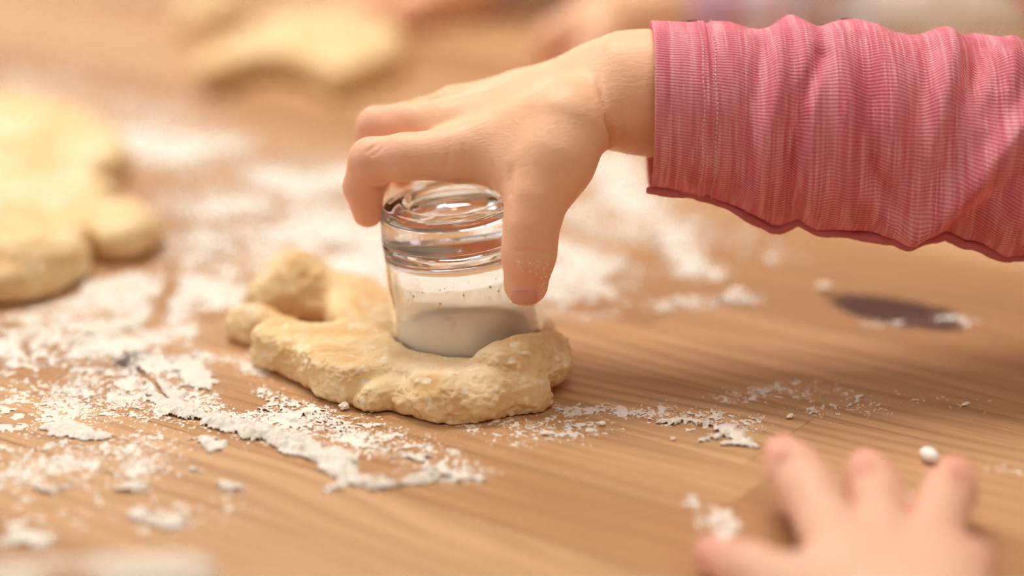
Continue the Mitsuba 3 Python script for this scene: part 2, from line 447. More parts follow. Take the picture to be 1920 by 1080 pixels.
FR = np.interp(FZ, [.004, H - .026, H - .0175], [.02165, .0211, .0206]) - .0006
fm = trimesh.Trimesh(np.stack([GS * FR * np.cos(FA), GS * FR * np.sin(FA), FZ], -1).reshape(-1, 3), grid_faces(24, 161), process=False)
fm.apply_transform(M_GLASS)
add('drinking_glass__flour_film', fm, 'flour_film', 'thin white film of flour inside the near wall', smooth=True)
sp = []
srng = np.random.default_rng(21)
for _ in range(170):
    t, zz = srng.uniform(-2.6, 0.2), .017 + (H - .035) * srng.random() ** 1.8
    rr = .0200 * GS
    e = trimesh.creation.icosphere(1, srng.choice([.00008, .00012, .00018, .00032], p=[.45, .35, .16, .04]))
    e.apply_scale([1, 1, srng.uniform(.7, 1.6)])
    e.apply_translation([rr * math.cos(t), rr * math.sin(t), zz])
    sp.append(e)
sp = trimesh.util.concatenate(sp)
sp.apply_transform(M_GLASS)
add('drinking_glass__specks', sp, 'dough_surface', 'tiny dough specks stuck to the inside', kind='stuff')
labels['drinking_glass'] = {'label': 'small clear drinking glass upside down cutting into the dough', 'category': 'glass'}

# ------------------------------------------------------------------ dough
def gp(pts, z=0.0):
    return np.array([ground(x, y, z)[:2] for x, y in pts])


def slab(p, poly, h, r):
    d2 = poly_dist(p[:, :2], poly)
    z = p[:, 2] - TABLE
    wz = np.abs(z - h / 2) - h / 2
    a, b = d2 + r, wz + r
    return np.minimum(np.maximum(a, b), 0) + np.sqrt(np.maximum(a, 0) ** 2 + np.maximum(b, 0) ** 2) - r


def dough_mesh(fn, lo, hi, step, rough, seed):
    m = largest(surface_net(fn, lo, hi, step, margin=0.003))
    n = m.vertex_normals
    v = np.array(m.vertices)
    amp = rough * (0.30 + 0.70 * np.clip(1.25 - n[:, 2], 0, 1) + 0.35 * np.clip(vnoise(v, 60, seed + 9, 2) * 3, 0, 1))
    d = vnoise(v, 230, seed, 3) * 1.5 + np.abs(vnoise(v, 480, seed + 5, 3)) * 1.5 - 0.5 * np.abs(vnoise(v, 140, seed + 6, 2)) - 0.1
    v = v + n * (amp * d)[:, None]
    v[:, 2] = np.maximum(v[:, 2], TABLE + 0.0002)
    return trimesh.Trimesh(v, m.faces, process=False)


NEAR = smooth_poly(np.vstack([
    gp([(478, 690), (515, 706), (555, 722), (590, 745), (625, 760), (670, 766), (735, 756), (790, 783), (830, 790), (880, 780), (940, 768), (1000, 765), (1028, 742), (1050, 705), (1056, 670)]),
    gp([(1052, 640), (1040, 600), (1005, 576), (930, 566), (850, 562), (770, 552), (712, 526), (665, 508), (628, 515), (612, 560), (628, 592), (612, 604), (560, 600), (510, 596), (478, 606)], 0.012)]), 4)


def g3(px, py, z):
    return ground(px, py, z)


def near_dough(p):
    q = p - GB.astype(np.float32)
    n1 = (vnoise(p, 90, 3, 2) * 0.0022).astype(np.float32)
    d = slab(p, NEAR, 0.0122, 0.0028) + n1
    up = chain(p, [(g3(512, 560, .0065), .0086), (g3(552, 540, .0085), .0112), (g3(606, 560, .006), .0078), (g3(650, 572, .005), .006)], .004) + n1
    lf = chain(p, [(g3(448, 608, .0045), .0056), (g3(482, 612, .005), .0060), (g3(525, 628, .004), .006)], .004) + n1
    d = smin(smin(d, up, .004), lf, .003)
    l1 = chain(p, [(g3(775, 742, .004), .0062), (g3(835, 752, .0045), .0072), (g3(905, 742, .0055), .0078), (g3(990, 735, .005), .0066)], .003) + n1 * 1.5
    l2 = chain(p, [(g3(880, 704, .0085), .0045), (g3(930, 688, .0115), .0062), (g3(985, 676, .0125), .0072), (g3(1022, 676, .0100), .0070), (g3(1030, 655, .008), .006)], .003) + n1 * 1.5
    l3 = chain(p, [(g3(700, 748, .003), .0045), (g3(740, 735, .004), .0055)], .003) + n1
    d = smin(smin(smin(d, l1, .0016), l2, .0014), l3, .002)
    # the glass has cut in: its wall pushes the dough aside
    ax = AX.astype(np.float32)
    h = q @ ax
    rad = np.linalg.norm(q - h[:, None] * ax, axis=1)
    wall = np.abs(rad - .02205 * GS) - .00105
    d = np.maximum(d, -np.maximum(wall, -h - .0003))
    d = np.where(rad < .0222 * GS, np.maximum(d, h - .0030 + n1), d)
    return np.maximum(d, TABLE - p[:, 2])


lo = np.array([-.088, -.085, TABLE - .001]); hi = np.array([.022, .045, TABLE + .024])
m = dough_mesh(near_dough, lo, hi, 0.00055, 0.0015, 2)
add('dough', m, 'dough_surface', 'cream dough sheet under the upturned glass, with a cut-out hole and crumpled folds', 'dough', smooth=True)

LEFT = smooth_poly(gp([(-160, 210), (0, 205), (110, 215), (190, 250), (235, 285), (228, 330), (180, 350), (205, 375), (190, 398), (260, 410), (292, 432), (270, 470), (200, 476), (160, 470), (150, 505), (110, 535), (40, 552), (-60, 560), (-200, 560)], 0.004), 3)


def left_dough(p):
    n1 = (vnoise(p, 70, 8, 2) * 0.004).astype(np.float32)
    d = slab(p, LEFT, 0.0125, 0.005) + n1
    e = chain(p, [(g3(-40, 500, .008), .010), (g3(60, 505, .008), .0105), (g3(115, 490, .007), .009)], .004) + n1
    f = chain(p, [(g3(180, 430, .006), .0085), (g3(262, 435, .0065), .0082)], .004) + n1
    g = chain(p, [(g3(170, 365, .005), .006), (g3(195, 372, .005), .0065)], .004) + n1
    return np.maximum(smin(smin(smin(d, e, .003), f, .003), g, .003), TABLE - p[:, 2])


lo, hi = LEFT.min(0) - .015, LEFT.max(0) + .015
m = dough_mesh(left_dough, [lo[0], lo[1], TABLE - .002], [hi[0], hi[1], TABLE + .03], 0.0013, 0.0018, 12)
add('dough_001', m, 'dough_surface', 'large rolled dough sheet with ragged lobes at the left edge of the table', 'dough', smooth=True)

BACK = smooth_poly(gp([(372, 140), (400, 118), (450, 85), (520, 60), (600, 44), (680, 46), (728, 64), (758, 92), (746, 122), (690, 150), (630, 165), (590, 150), (540, 132), (480, 132), (430, 150), (390, 158)], 0.006), 3)


def back_dough(p):
    n1 = (vnoise(p, 50, 21, 2) * 0.005).astype(np.float32)
    d = slab(p, BACK, 0.016, 0.007) + n1
    e = chain(p, [(g3(560, 85, .008), .010), (g3(660, 80, .010), .012), (g3(706, 96, .008), .010)], .006) + n1
    return np.maximum(smin(d, e, .006), TABLE - p[:, 2])


lo, hi = BACK.min(0) - .015, BACK.max(0) + .015
m = dough_mesh(back_dough, [lo[0], lo[1], TABLE - .002], [hi[0], hi[1], TABLE + .035], 0.0016, 0.0018, 31)
add('dough_002', m, 'dough_surface', 'blurred pale dough piece lying far back on the table behind the hand', 'dough', smooth=True)


def bit_dough(p):
    n1 = (vnoise(p, 60, 41, 2) * 0.005).astype(np.float32)
    d = chain(p, [(g3(362, 48, .004), .010), (g3(405, 30, .006), .013), (g3(440, 25, .004), .009)], .006) + n1
    return np.maximum(d, TABLE - p[:, 2])


c = ground(400, 35)
m = dough_mesh(bit_dough, [c[0] - .04, c[1] - .05, TABLE - .002], [c[0] + .04, c[1] + .05, TABLE + .03], 0.0015, 0.0018, 33)
add('dough_003', m, 'dough_surface', 'small pale dough scrap at the upper left behind the larger far piece', 'dough', smooth=True)

# ------------------------------------------------------------------ skin and hands
def R(px, D):
    return px * D / FPX


def J(px, py, D, r):
    """A joint: where it is seen, its depth (cm) and its radius as it shows, in pixels."""
    return (at(px, py, D / 100), R(r, D / 100))


def paint_skin(v, base, marks, seed=0):
    """Skin colour per vertex: pale skin with redder knuckles and finger ends. marks: (point, radius, colour, strength)."""
    c = np.tile(base, (len(v), 1)) * (1 + 0.10 * vnoise(v, 120, seed, 3)[:, None] + 0.08 * vnoise(v, 500, seed + 3, 2)[:, None])
    for q, r, col, s in marks:
        w = s * np.exp(-((v - q) ** 2).sum(1) / r ** 2)[:, None]
        c = c * (1 - w) + np.asarray(col) * w
    return np.clip(c, 0, 1)


SKIN = np.array([0.86, 0.510, 0.315])
PINK = np.array([0.82, 0.40, 0.26])
ROSE = np.array([0.87, 0.48, 0.35])

def Jm(px, py, D, r):
    return J(px, py, D - 2.45, r)


palm = [
    [Jm(1120, 200, 66.9, 80), Jm(980, 250, 66.5, 66), Jm(852, 289, 66.4, 50)],
    [Jm(1120, 176, 67.8, 84), Jm(980, 212, 67.5, 66), Jm(842, 236, 67.5, 48)],
    [Jm(1120, 172, 68.5, 78), Jm(980, 193, 68.5, 62), Jm(856, 207, 68.6, 44)],
    [Jm(1120, 176, 69.1, 68), Jm(990, 190, 69.5, 52), Jm(903, 200, 69.8, 40)]]
fingers = [
    [Jm(852, 289, 66.4, 50), Jm(760, 294, 66.4, 44), Jm(697, 301, 66.7, 43), Jm(682, 350, 67.2, 38), Jm(689, 398, 67.6, 29)],
    [Jm(842, 236, 67.5, 48), Jm(765, 232, 67.9, 40), Jm(706, 237, 68.4, 37), Jm(690, 292, 69.1, 32), Jm(706, 345, 69.6, 26)],
    [Jm(856, 207, 68.6, 44), Jm(792, 222, 69.4, 37), Jm(742, 240, 70.0, 34), Jm(728, 285, 70.8, 29), Jm(752, 330, 70.9, 25)],
    [Jm(903, 200, 69.8, 40), Jm(850, 215, 70.7, 32), Jm(815, 235, 71.3, 29), Jm(808, 270, 71.8, 26), Jm(830, 310, 71.5, 22)]]
thumb = [Jm(1060, 240, 66.0, 84), Jm(1038, 300, 65.6, 74), Jm(1006, 372, 65.3, 54), Jm(996, 425, 65.2, 47), Jm(992, 475, 65.3, 46), Jm(986, 532, 65.8, 42)]
web = [Jm(905, 300, 66.5, 40), Jm(965, 310, 66.0, 52), Jm(1015, 330, 65.7, 56)]
arm = [Jm(1120, 176, 67.8, 84), Jm(1165, 172, 67.6, 98), Jm(1230, 175, 67.5, 104), Jm(1500, 225, 67.5, 118), Jm(1930, 300, 67.5, 135), Jm(2400, 380, 67.5, 150)]


def hand_main(p):
    d = None
    for c_ in palm:
        e = chain(p, c_, .002)
        d = e if d is None else smin(d, e, .006)
    d = smin(d, chain(p, arm, .008), .0035)
    th = smin(chain(p, thumb, .004), chain(p, web, .004), .006)
    d = smin(d, th, .006)
    f = None
    for c_ in fingers:
        e = chain(p, c_, .0015)
        f = e if f is None else np.minimum(f, e)
    return smin(d, f, .0030)


def groove(v, n, pts, depth, width):
    pts = np.asarray(pts)
    dmin, along = np.full(len(v), 1e9), np.zeros(len(v))
    for i, (a, b) in enumerate(zip(pts[:-1], pts[1:])):
        ab = b - a
        t = np.clip(((v - a) @ ab) / max(ab @ ab, 1e-12), 0, 1)
        d = np.linalg.norm(v - a - t[:, None] * ab, axis=1)
        along = np.where(d < dmin, (i + t) / (len(pts) - 1), along)
        dmin = np.minimum(dmin, d)
    return v - n * (depth * np.clip(along * 2.5, 0, 1) * np.exp(-(dmin / width) ** 2))[:, None]


def trace(fn, px, py, D0):
    """Where the ray through a pixel, started at depth D0, meets fn = 0."""
    d = FW + (px - 960) / FPX * RT - (py - 540) / FPX * UP
    t = D0
    for _ in range(60):
        s = float(fn((CAM + d * t)[None].astype(np.float32))[0])
        t = min(t + s * 0.8, D0 + 0.13)
        if abs(s) < 2e-5:
            break
    return CAM + d * t


allp = np.array([q for c_ in palm + fingers + [thumb, arm[:-1]] for q, r in c_])
lo, hi = allp.min(0) - .03, allp.max(0) + .03
hi[0] = at(2000, 300, .65)[0]
m = largest(surface_net(hand_main, lo, hi, 0.0008))
relax(m)
v, n = np.array(m.vertices), m.vertex_normals.copy()


def tr(pts):
    out = []
    for (xa, ya), (xb, yb) in zip(pts[:-1], pts[1:]):
        k = max(2, int(math.hypot(xb - xa, yb - ya) / 7))
        out += [trace(hand_main, xa + (xb - xa) * t, ya + (yb - ya) * t, .57) for t in np.arange(k) / k]
    return out + [trace(hand_main, *pts[-1], .57)]



for pts, dep, wid in (([(1118, 130), (1125, 165), (1132, 190), (1140, 215), (1148, 240), (1152, 264)], .0009, .0008),
                      ([(1136, 215), (1144, 236), (1149, 250), (1152, 268)], .0022, .0012),
                      ([(716, 262), (704, 274), (690, 283)], .0004, .0007), ([(724, 266), (712, 282), (697, 292)], .0003, .0006),
                      ([(690, 347), (704, 352), (718, 352)], .0006, .0008), ([(676, 385), (690, 392), (704, 396)], .0004, .0007),
                      ([(838, 250), (842, 285), (836, 318)], .0003, .0009), ([(862, 262), (872, 290), (866, 318)], .00025, .0008),
                      ([(952, 473), (990, 470), (1030, 474)], .0005, .0007), ([(950, 484), (990, 482), (1028, 486)], .0003, .0006),
                      ([(962, 300), (958, 335), (956, 362)], .0005, .0014)):
    v = groove(v, n, tr(pts), dep, wid)
m = trimesh.Trimesh(v, m.faces, process=False)
tp = lambda x, y: trace(hand_main, x, y, .57)
marks = [(tp(985, 545), .011, PINK, .75), (tp(990, 470), .008, PINK, .35), (tp(690, 395), .011, PINK, .8), (tp(690, 300), .009, ROSE, .6), (tp(700, 225), .009, ROSE, .5),
         (tp(672, 350), .010, PINK, .6), (tp(845, 285), .010, ROSE, .3), (tp(1000, 420), .016, PINK, .35), (tp(700, 240), .012, PINK, .3)] + [(c_[-1][0], .014, PINK, .7) for c_ in fingers] + [(c_[-2][0], .012, PINK, .5) for c_ in fingers]
add('person__arm', m, 'skin', smooth=True, color=paint_skin(v, SKIN, marks, 5))


def nail(fn, cx, cy, wx, wy, D0, ang=0.0, lift=.0004):
    """A nail: a small curved plate lying on the finger, its back toward the lens."""
    nu, nv = 17, 17
    a, b = np.meshgrid(np.linspace(-1, 1, nu), np.linspace(-1, 1, nv), indexing='ij')
    sx, sy = a * np.sqrt(1 - 0.42 * b * b), b * np.sqrt(1 - 0.30 * a * a)
    ca, sa = math.cos(ang), math.sin(ang)
    top = np.array([trace(fn, cx + ca * x * wx - sa * y * wy, cy + sa * x * wx + ca * y * wy, D0) for x, y in zip(sx.ravel(), sy.ravel())])
    bad = np.abs(fn(top.astype(np.float32))) > 1.5e-4
    for i in np.nonzero(bad)[0]:                 # rays past the finger's edge: take the nearest point that met it
        top[i] = top[~bad][np.argmin(np.abs(sx.ravel()[~bad] - sx.ravel()[i]) + np.abs(sy.ravel()[~bad] - sy.ravel()[i]))]
    f = grid_faces(nu, nv)
    nn = trimesh.Trimesh(top, f, process=False).vertex_normals
    if (nn @ FW).mean() > 0:
        nn = -nn; f = f[:, ::-1]
    edge = (np.maximum(np.abs(a), np.abs(b)).ravel() > 0.99)
    out = top + nn * np.where(edge, -.0002, lift)[:, None]
    inn = top - nn * .0006
    N = nu * nv
    return trimesh.Trimesh(np.vstack([out, inn]), np.vstack([f, f[:, ::-1] + N]), process=False)


add('person__thumb_nail', nail(hand_main, 983, 555, 27, 15, .57), 'nail', 'short pink thumbnail', smooth=True)

sp = []
for _ in range(90):
    if srng.random() < .7:
        x, y = 1022 + srng.normal(0, 5), srng.uniform(480, 560)
        x = min(x, 1027 - max(0, y - 520) * .35)
    else:
        x, y = srng.normal(985, 14), srng.normal(498, 9)
    q = trace(hand_main, x, y, .57)
    if abs(float(hand_main(q[None].astype(np.float32))[0])) < 1e-4:
        e = trimesh.creation.icosphere(1, srng.choice([.0001, .00016, .00026], p=[.6, .3, .1])); e.apply_translation(q); sp.append(e)
add('person__flour_specks', trimesh.util.concatenate(sp), 'crumb_surface', 'white flour specks on the thumb', kind='stuff')

# ------------------------------------------------------------------ the pink sleeve
SX = np.array([1180, 1222, 1300, 1400, 1480, 1550, 1640, 1700, 1770, 1850, 1920, 2100, 2400], float)
ST = np.array([46, 46, 47, 52, 46, 43, 55, 58, 62, 72, 88, 120, 160], float)
SB = np.array([345, 352, 368, 402, 424, 428, 444, 450, 440, 470, 484, 520, 580], float)
FOLDS = [  # (polyline in px along the sleeve front, amplitude mm, width px)
    ([(1415, 100), (1402, 180), (1385, 250), (1370, 370)], -1.0, 20), ([(1450, 70), (1440, 170), (1425, 260), (1405, 380)], 1.3, 20),
    ([(1520, 120), (1478, 210), (1463, 300), (1468, 380), (1490, 420)], -1.9, 15), ([(1500, 70), (1500, 200), (1500, 320), (1530, 420)], 1.2, 24),
    ([(1555, 60), (1560, 160), (1562, 300), (1570, 420)], 0.9, 22), ([(1600, 90), (1605, 200), (1600, 300), (1630, 410)], -0.8, 18),
    ([(1640, 60), (1650, 170), (1655, 300), (1690, 430)], 1.0, 24), ([(1725, 110), (1700, 200), (1680, 300), (1660, 390)], -1.3, 20),
    ([(1780, 60), (1745, 150), (1735, 240), (1720, 300)], 1.3, 26), ([(1830, 90), (1800, 150), (1770, 220), (1745, 320)], -1.8, 22),
    ([(1925, 200), (1860, 270), (1800, 340), (1740, 400), (1700, 425)], 2.4, 24), ([(1960, 270), (1890, 340), (1830, 400), (1770, 440)], -2.0, 26),
    ([(1900, 80), (1870, 130), (1850, 180)], 1.6, 26), ([(1860, 120), (1840, 170), (1815, 230)], -0.9, 18), ([(1640, 390), (1610, 330)], -1.0, 18),
    ([(1720, 420), (1660, 425), (1620, 380)], 1.2, 18)]


def fold_field(x, y):
    out = np.zeros_like(x)
    for pts, amp, w in FOLDS:
        pts = np.array(pts, float)
        dm, tt = np.full(x.shape, 1e9), np.zeros_like(x)
        L = len(pts) - 1
        for i, (a, b) in enumerate(zip(pts[:-1], pts[1:])):
            ab = b - a
            t = np.clip(((x - a[0]) * ab[0] + (y - a[1]) * ab[1]) / (ab @ ab), 0, 1)
            d = np.hypot(x - a[0] - t * ab[0], y - a[1] - t * ab[1])
            k = d < dm
            dm, tt = np.where(k, d, dm), np.where(k, (i + t) / L, tt)
        out += amp * np.exp(-(dm / w) ** 2) * (0.55 + 0.45 * np.sin(np.pi * np.clip(tt, 0, 1)))
    return out


def sleeve_point(x, th, off=0.0):
    """A point of the sleeve: x in px along it, th around it (0 top, pi/2 toward the lens, pi bottom), off outward in metres."""
    x, th = np.broadcast_arrays(np.asarray(x, float), np.asarray(th, float))
    t, b = np.interp(x, SX, ST), np.interp(x, SX, SB)
    mid, half = (t + b) / 2, (b - t) / 2
    y = mid - half * np.cos(th)
    front = np.clip(np.sin(th) * 1.6 + 0.35, 0, 1)
    f = fold_field(x, y) * front * 0.0021
    cen = np.stack([x * 0, x * 0, x * 0], -1)
    back = (1 - front) * 0.0016 * np.sin(x / 26.0 + 1.5 * np.sin(x / 60.0) + 2 * np.cos(th))
    wav = 0.0007 * (meshkit.fbm(np.stack([x / 34.0, th * 1.3, x * 0], -1), 3, 4) - 0.5) * 2
    fade = np.clip((x - 1235) / 90.0, 0.12, 1)
    tops = 0.0010 * np.sin(x / 21.0 + 0.8 * np.sin(x / 47.0)) * np.clip(np.cos(th), 0, 1) ** 2
    rad = (f + back + tops + wav) * fade + off
    D = 0.6500 + 0.0 * x
    depth_r = 0.0245 + 0.0035 * np.clip((x - 1222) / 700, 0, 2)
    hh = half * D / FPX + rad
    dep = (depth_r + rad) * np.sin(th)
    cpos = CAM + D[..., None] * (FW + ((x - 960) / FPX)[..., None] * RT - ((mid - 540) / FPX)[..., None] * UP)
    return cpos + UP * (hh * np.cos(th))[..., None] - FW * dep[..., None]


nx_, nt_ = 620, 420
xs = np.concatenate([np.linspace(1330, 1224, 14), [1219.5, 1218.2, 1219.0], np.linspace(1221, 2300, nx_)])
offs = np.concatenate([np.full(14, -.0016), [-.0013, -.0005, .0002], np.full(nx_, .0004)])
offs = offs + np.where((xs <= 1318) & (np.arange(len(xs)) > 14), .0005, 0) - .0005 * np.exp(-((xs - 1324) / 5.0) ** 2) * (np.arange(len(xs)) > 16)
th = np.arange(nt_ + 1) / nt_ * 2 * math.pi
XX, TT = np.meshgrid(xs, th, indexing='ij')
V = sleeve_point(XX, TT, offs[:, None])
su = np.concatenate([np.linspace(-1.7, -0.1, 14), [-.05, 0, .05], (np.linspace(1221, 2300, nx_) - 1218) / 62.4])
UVs = np.stack([np.broadcast_to(su[:, None], XX.shape), TT * 2.75], -1).reshape(-1, 2)
m = trimesh.Trimesh(V.reshape(-1, 3), grid_faces(len(xs), nt_ + 1), process=False)
add('person__sleeve', m, 'pink_knit', 'pink ribbed knit sleeve', smooth=True, uv=UVs)


def tube(points, radii, sides=8, flat=1.0, updir=None):
    v, f = [], []
    p = np.asarray(points, float)
    t = np.gradient(p, axis=0); t /= np.linalg.norm(t, axis=1, keepdims=True)
    r = np.broadcast_to(radii, (len(p),))
    ref = np.array([0, 0, 1.0]) if updir is None else updir
    a = np.cross(t, ref); a /= np.linalg.norm(a, axis=1, keepdims=True)
    b = np.cross(a, t)
    ang = np.arange(sides) / sides * 2 * np.pi
    ring = p[:, None] + r[:, None, None] * (np.cos(ang)[None, :, None] * a[:, None] + flat * np.sin(ang)[None, :, None] * b[:, None])
    v = np.vstack([ring.reshape(-1, 3), p[:1], p[-1:]])
    N = len(p) * sides
    f = [grid_faces(len(p), sides, True)]
    i = np.arange(sides); j = (i + 1) % sides
    f += [np.stack([np.full(sides, N), i, j], 1), np.stack([np.full(sides, N + 1), N - sides + j, N - sides + i], 1)]
    m = trimesh.Trimesh(v, np.vstack(f), process=False)
    if m.volume < 0:
        m.invert()
    return m


sxs = np.linspace(1212, 2290, 420)
sth = math.pi * 0.945 + 0.06 * np.sin(sxs / 55.0) + 0.05 * np.sin(sxs / 23.0 + 1)
sp = sleeve_point(sxs, sth, 0.0012 + 0.0005 * np.sin(sxs / 31.0))
add('person__sleeve__seam', tube(sp, 0.0013 + 0.0004 * np.sin(sxs / 17.0) * np.sin(sxs / 41.0), 10, 1.0), 'seam_cloth', 'darker pink rolled seam along the underside of the sleeve', smooth=True)
st = []
for x0 in (1306, 1329):
    for t in np.arange(0.12, math.pi * 0.93, 0.052):
        a = sleeve_point(x0 + 1.5 * math.sin(t * 9), t, .0010 if x0 < 1318 else .0007)
        b = sleeve_point(x0 + 1.5 * math.sin(t * 9 + .2), t + 0.034, .0010 if x0 < 1318 else .0007)
        st.append(tube(np.linspace(a, b, 4), [.00012, .0002, .0002, .00012], 5, 1.0, updir=RT))
add('person__sleeve__stitching', trimesh.util.concatenate(st), 'thread', 'two rows of pale stitches around the cuff', kind='stuff', smooth=True)
labels['person'] = {'label': 'child in a pink knit sleeve pressing an upturned glass into dough', 'category': 'person'}

# ------------------------------------------------------------------ the second hand, close to the lens
fp = lambda *q: [J(*c_) for c_ in q]
f_index = fp((1558, 1002, 53.2, 54), (1520, 925, 54.8, 54), (1490, 880, 55.9, 50), (1468, 853, 56.8, 38))
f_mid = fp((1655, 1024, 52.8, 56), (1645, 945, 54.8, 54), (1635, 905, 55.9, 50), (1624, 880, 56.8, 38))
f_ring = fp((1748, 1036, 52.6, 56), (1765, 960, 54.4, 54), (1782, 920, 55.4, 50), (1790, 892, 56.2, 38))
f_pinky = fp((1800, 1075, 51.8, 58), (1822, 1060, 52.2, 48), (1822, 1085, 52.4, 42), (1805, 1110, 52.2, 36))
f_thumb = fp((1590, 1150, 50.0, 80), (1480, 1105, 51.6, 62), (1400, 1070, 52.6, 52), (1335, 1040, 53.4, 36))
near_palm = [fp((1700, 1260, 47.0, 115), (1558, 1002, 53.2, 54)), fp((1720, 1260, 47.0, 115), (1655, 1024, 52.8, 56)), fp((1740, 1260, 47.0, 115), (1748, 1036, 52.6, 56)), fp((1760, 1260, 47.0, 105), (1800, 1075, 51.8, 58))]
wr = at(1730, 1260, .470)
near_arm = [(wr, .0135), (wr + np.array([.012, -.035, .009]), .0165), (wr + np.array([.05, -.12, .032]), .021), (wr + np.array([.07, -.16, .042]), .022)]


def hand_near(p):
    d = None
    for c_ in near_palm:
        e = chain(p, c_, .002)
        d = e if d is None else smin(d, e, .006)
    d = smin(d, chain(p, near_arm, .006), .008)
    f = chain(p, f_thumb, .003)
    d = smin(d, f, .007)
    f = None
    for c_ in (f_index, f_mid, f_ring, f_pinky):
        e = chain(p, c_, .0015)
        f = e if f is None else np.minimum(f, e)
    return np.maximum(smin(d, f, .003), TABLE + .0003 - p[:, 2])


allp = np.array([q for c_ in near_palm + [f_index, f_mid, f_ring, f_pinky, f_thumb, near_arm[:3]] for q, r in c_])
m = largest(surface_net(hand_near, allp.min(0) - .03, allp.max(0) + .03, 0.0011))
relax(m)
v = np.array(m.vertices)
marks = [(c_[-1][0], .013, (0.74, 0.31, 0.25), .8) for c_ in (f_index, f_mid, f_ring, f_pinky, f_thumb)] + [(c_[1][0], .010, (0.74, 0.38, 0.28), .3) for c_ in (f_index, f_mid, f_ring)]
add('person_001__arm', m, 'skin', smooth=True, color=paint_skin(v, np.array([0.74, 0.45, 0.32]), marks, 9))
for i, (x, y, a) in enumerate(((1466, 845, -.35), (1622, 873, -.1), (1790, 884, .2))):
    add('person_001__nail' + (f'_{i:03d}' if i else ''), nail(hand_near, x, y + 4, 20, 16, .46, a), 'nail', 'short pink fingernail' if i == 0 else None, smooth=True)
a0, a1 = near_arm[2][0], near_arm[3][0]
dirn = (a1 - near_arm[1][0]); dirn /= np.linalg.norm(dirn)
base = near_arm[1][0] + dirn * .05
sl = np.array([base + dirn * t for t in np.linspace(0, .16, 60)])
cuff = tube(sl, .0262 + .0012 * np.sin(np.arange(60) * .9), 48)
add('person_001__sleeve', cuff, 'lilac_cloth', smooth=True, uv=np.stack([np.arange(len(cuff.vertices)) * .01, np.zeros(len(cuff.vertices))], 1))
labels['person_001'] = {'label': 'small blurred bare child hand with spread fingers nearest the viewer', 'category': 'person'}

# ------------------------------------------------------------------ the child across the table: two hands and lilac sleeves
far_a = dict(
    palm=fp((1215, 36, 99, 74), (1130, 56, 97.5, 72), (1070, 82, 96.5, 58)),
    fingers=[fp((1085, 66, 96.0, 40), (1038, 72, 95.3, 36), (1024, 108, 95.6, 30), (1050, 132, 96.3, 24)), fp((1085, 75, 97.5, 36), (1040, 68, 97.6, 30), (1024, 100, 98, 26), (1042, 122, 98, 20)),
             fp((1085, 60, 99, 34), (1042, 62, 99.4, 28), (1030, 92, 99.6, 25), (1046, 112, 99.4, 20)), fp((1095, 55, 100.4, 30), (1055, 56, 101, 26), (1046, 82, 101, 22), (1058, 100, 100.8, 18)),
             fp((1130, 72, 96, 42), (1095, 112, 95.2, 32), (1062, 130, 95.2, 24))],
    arm=fp((1215, 36, 99, 74), (1260, 30, 99.5, 76), (1470, -10, 104, 78), (1500, -120, 107, 80)))
far_b = dict(
    palm=fp((838, -16, 112.4, 53), (775, -6, 111.9, 53), (730, 2, 111.4, 40)),
    fingers=[fp((735, -4, 110.6, 30), (690, 2, 110.2, 26), (660, 18, 110.0, 21)), fp((732, -6, 111.8, 30), (684, -6, 111.6, 26), (650, 6, 111.4, 21)),
             fp((735, -12, 113.0, 28), (690, -14, 113.0, 25), (660, -4, 112.8, 20)), fp((745, -18, 114.0, 25), (705, -22, 114.2, 23), (680, -12, 114.2, 19)),
             fp((790, 4, 110.8, 36), (760, 22, 110.0, 29), (732, 32, 109.8, 22))],
    arm=fp((838, -16, 112.4, 53), (880, -29, 112.9, 57), (1010, -154, 117.4, 72)))


def far_hand(h):
    def fn(p):
        d = smin(chain(p, h['palm'], .004), chain(p, h['arm'], .006), .006)
        f = None
        for c_ in h['fingers']:
            e = chain(p, c_, .0015)
            f = e if f is None else np.minimum(f, e)
        return np.maximum(smin(d, f, .004), TABLE + .0003 - p[:, 2])
    return fn


for key, h in (('arm', far_a), ('arm_001', far_b)):
    allp = np.array([q for c_ in [h['palm'], h['arm']] + h['fingers'] for q, r in c_])
    m = largest(surface_net(far_hand(h), allp.min(0) - .03, allp.max(0) + .03, 0.0016))
    relax(m)
    v = np.array(m.vertices)
    marks = [(c_[-1][0], .018, PINK, .7) for c_ in h['fingers']]
    add('person_002__' + key, m, 'skin', smooth=True, color=paint_skin(v, SKIN * 0.95, marks, 15))
for key, path in (('sleeve', fp((1244, 32, 99.3, 90), (1330, 24, 100.3, 95), (1430, 8, 102, 98), (1490, -45, 104, 102), (1500, -170, 108, 108), (1480, -340, 113, 118))),
                  ('sleeve_001', fp((868, -24, 112.8, 62), (920, -72, 114.4, 70), (1010, -150, 114, 78), (1080, -330, 119, 96)))):
    pts = np.array([q for q, r in path]); rr = np.array([r for q, r in path])
    t = np.linspace(0, len(path) - 1, 90)
    pp = np.stack([gaussian_filter(np.interp(t, np.arange(len(path)), pts[:, k]), 4, mode='nearest') for k in range(3)], 1)
    rd = np.interp(t, np.arange(len(path)), rr) * (1 + .045 * np.sin(t * 21))
    m = tube(pp, rd, 48)
    uvs = np.vstack([np.stack([np.repeat(t * 7.0, 48), np.tile(np.arange(48) / 8, 90)], 1), [[0, 0], [10, 0]]])
    add('person_002__' + key, m, 'lilac_cloth', 'lilac and pink striped sleeve' if key == 'sleeve' else None, smooth=True, uv=uvs)
labels['person_002'] = {'label': 'blurred child in lilac striped sleeves with both hands across the table', 'category': 'person'}

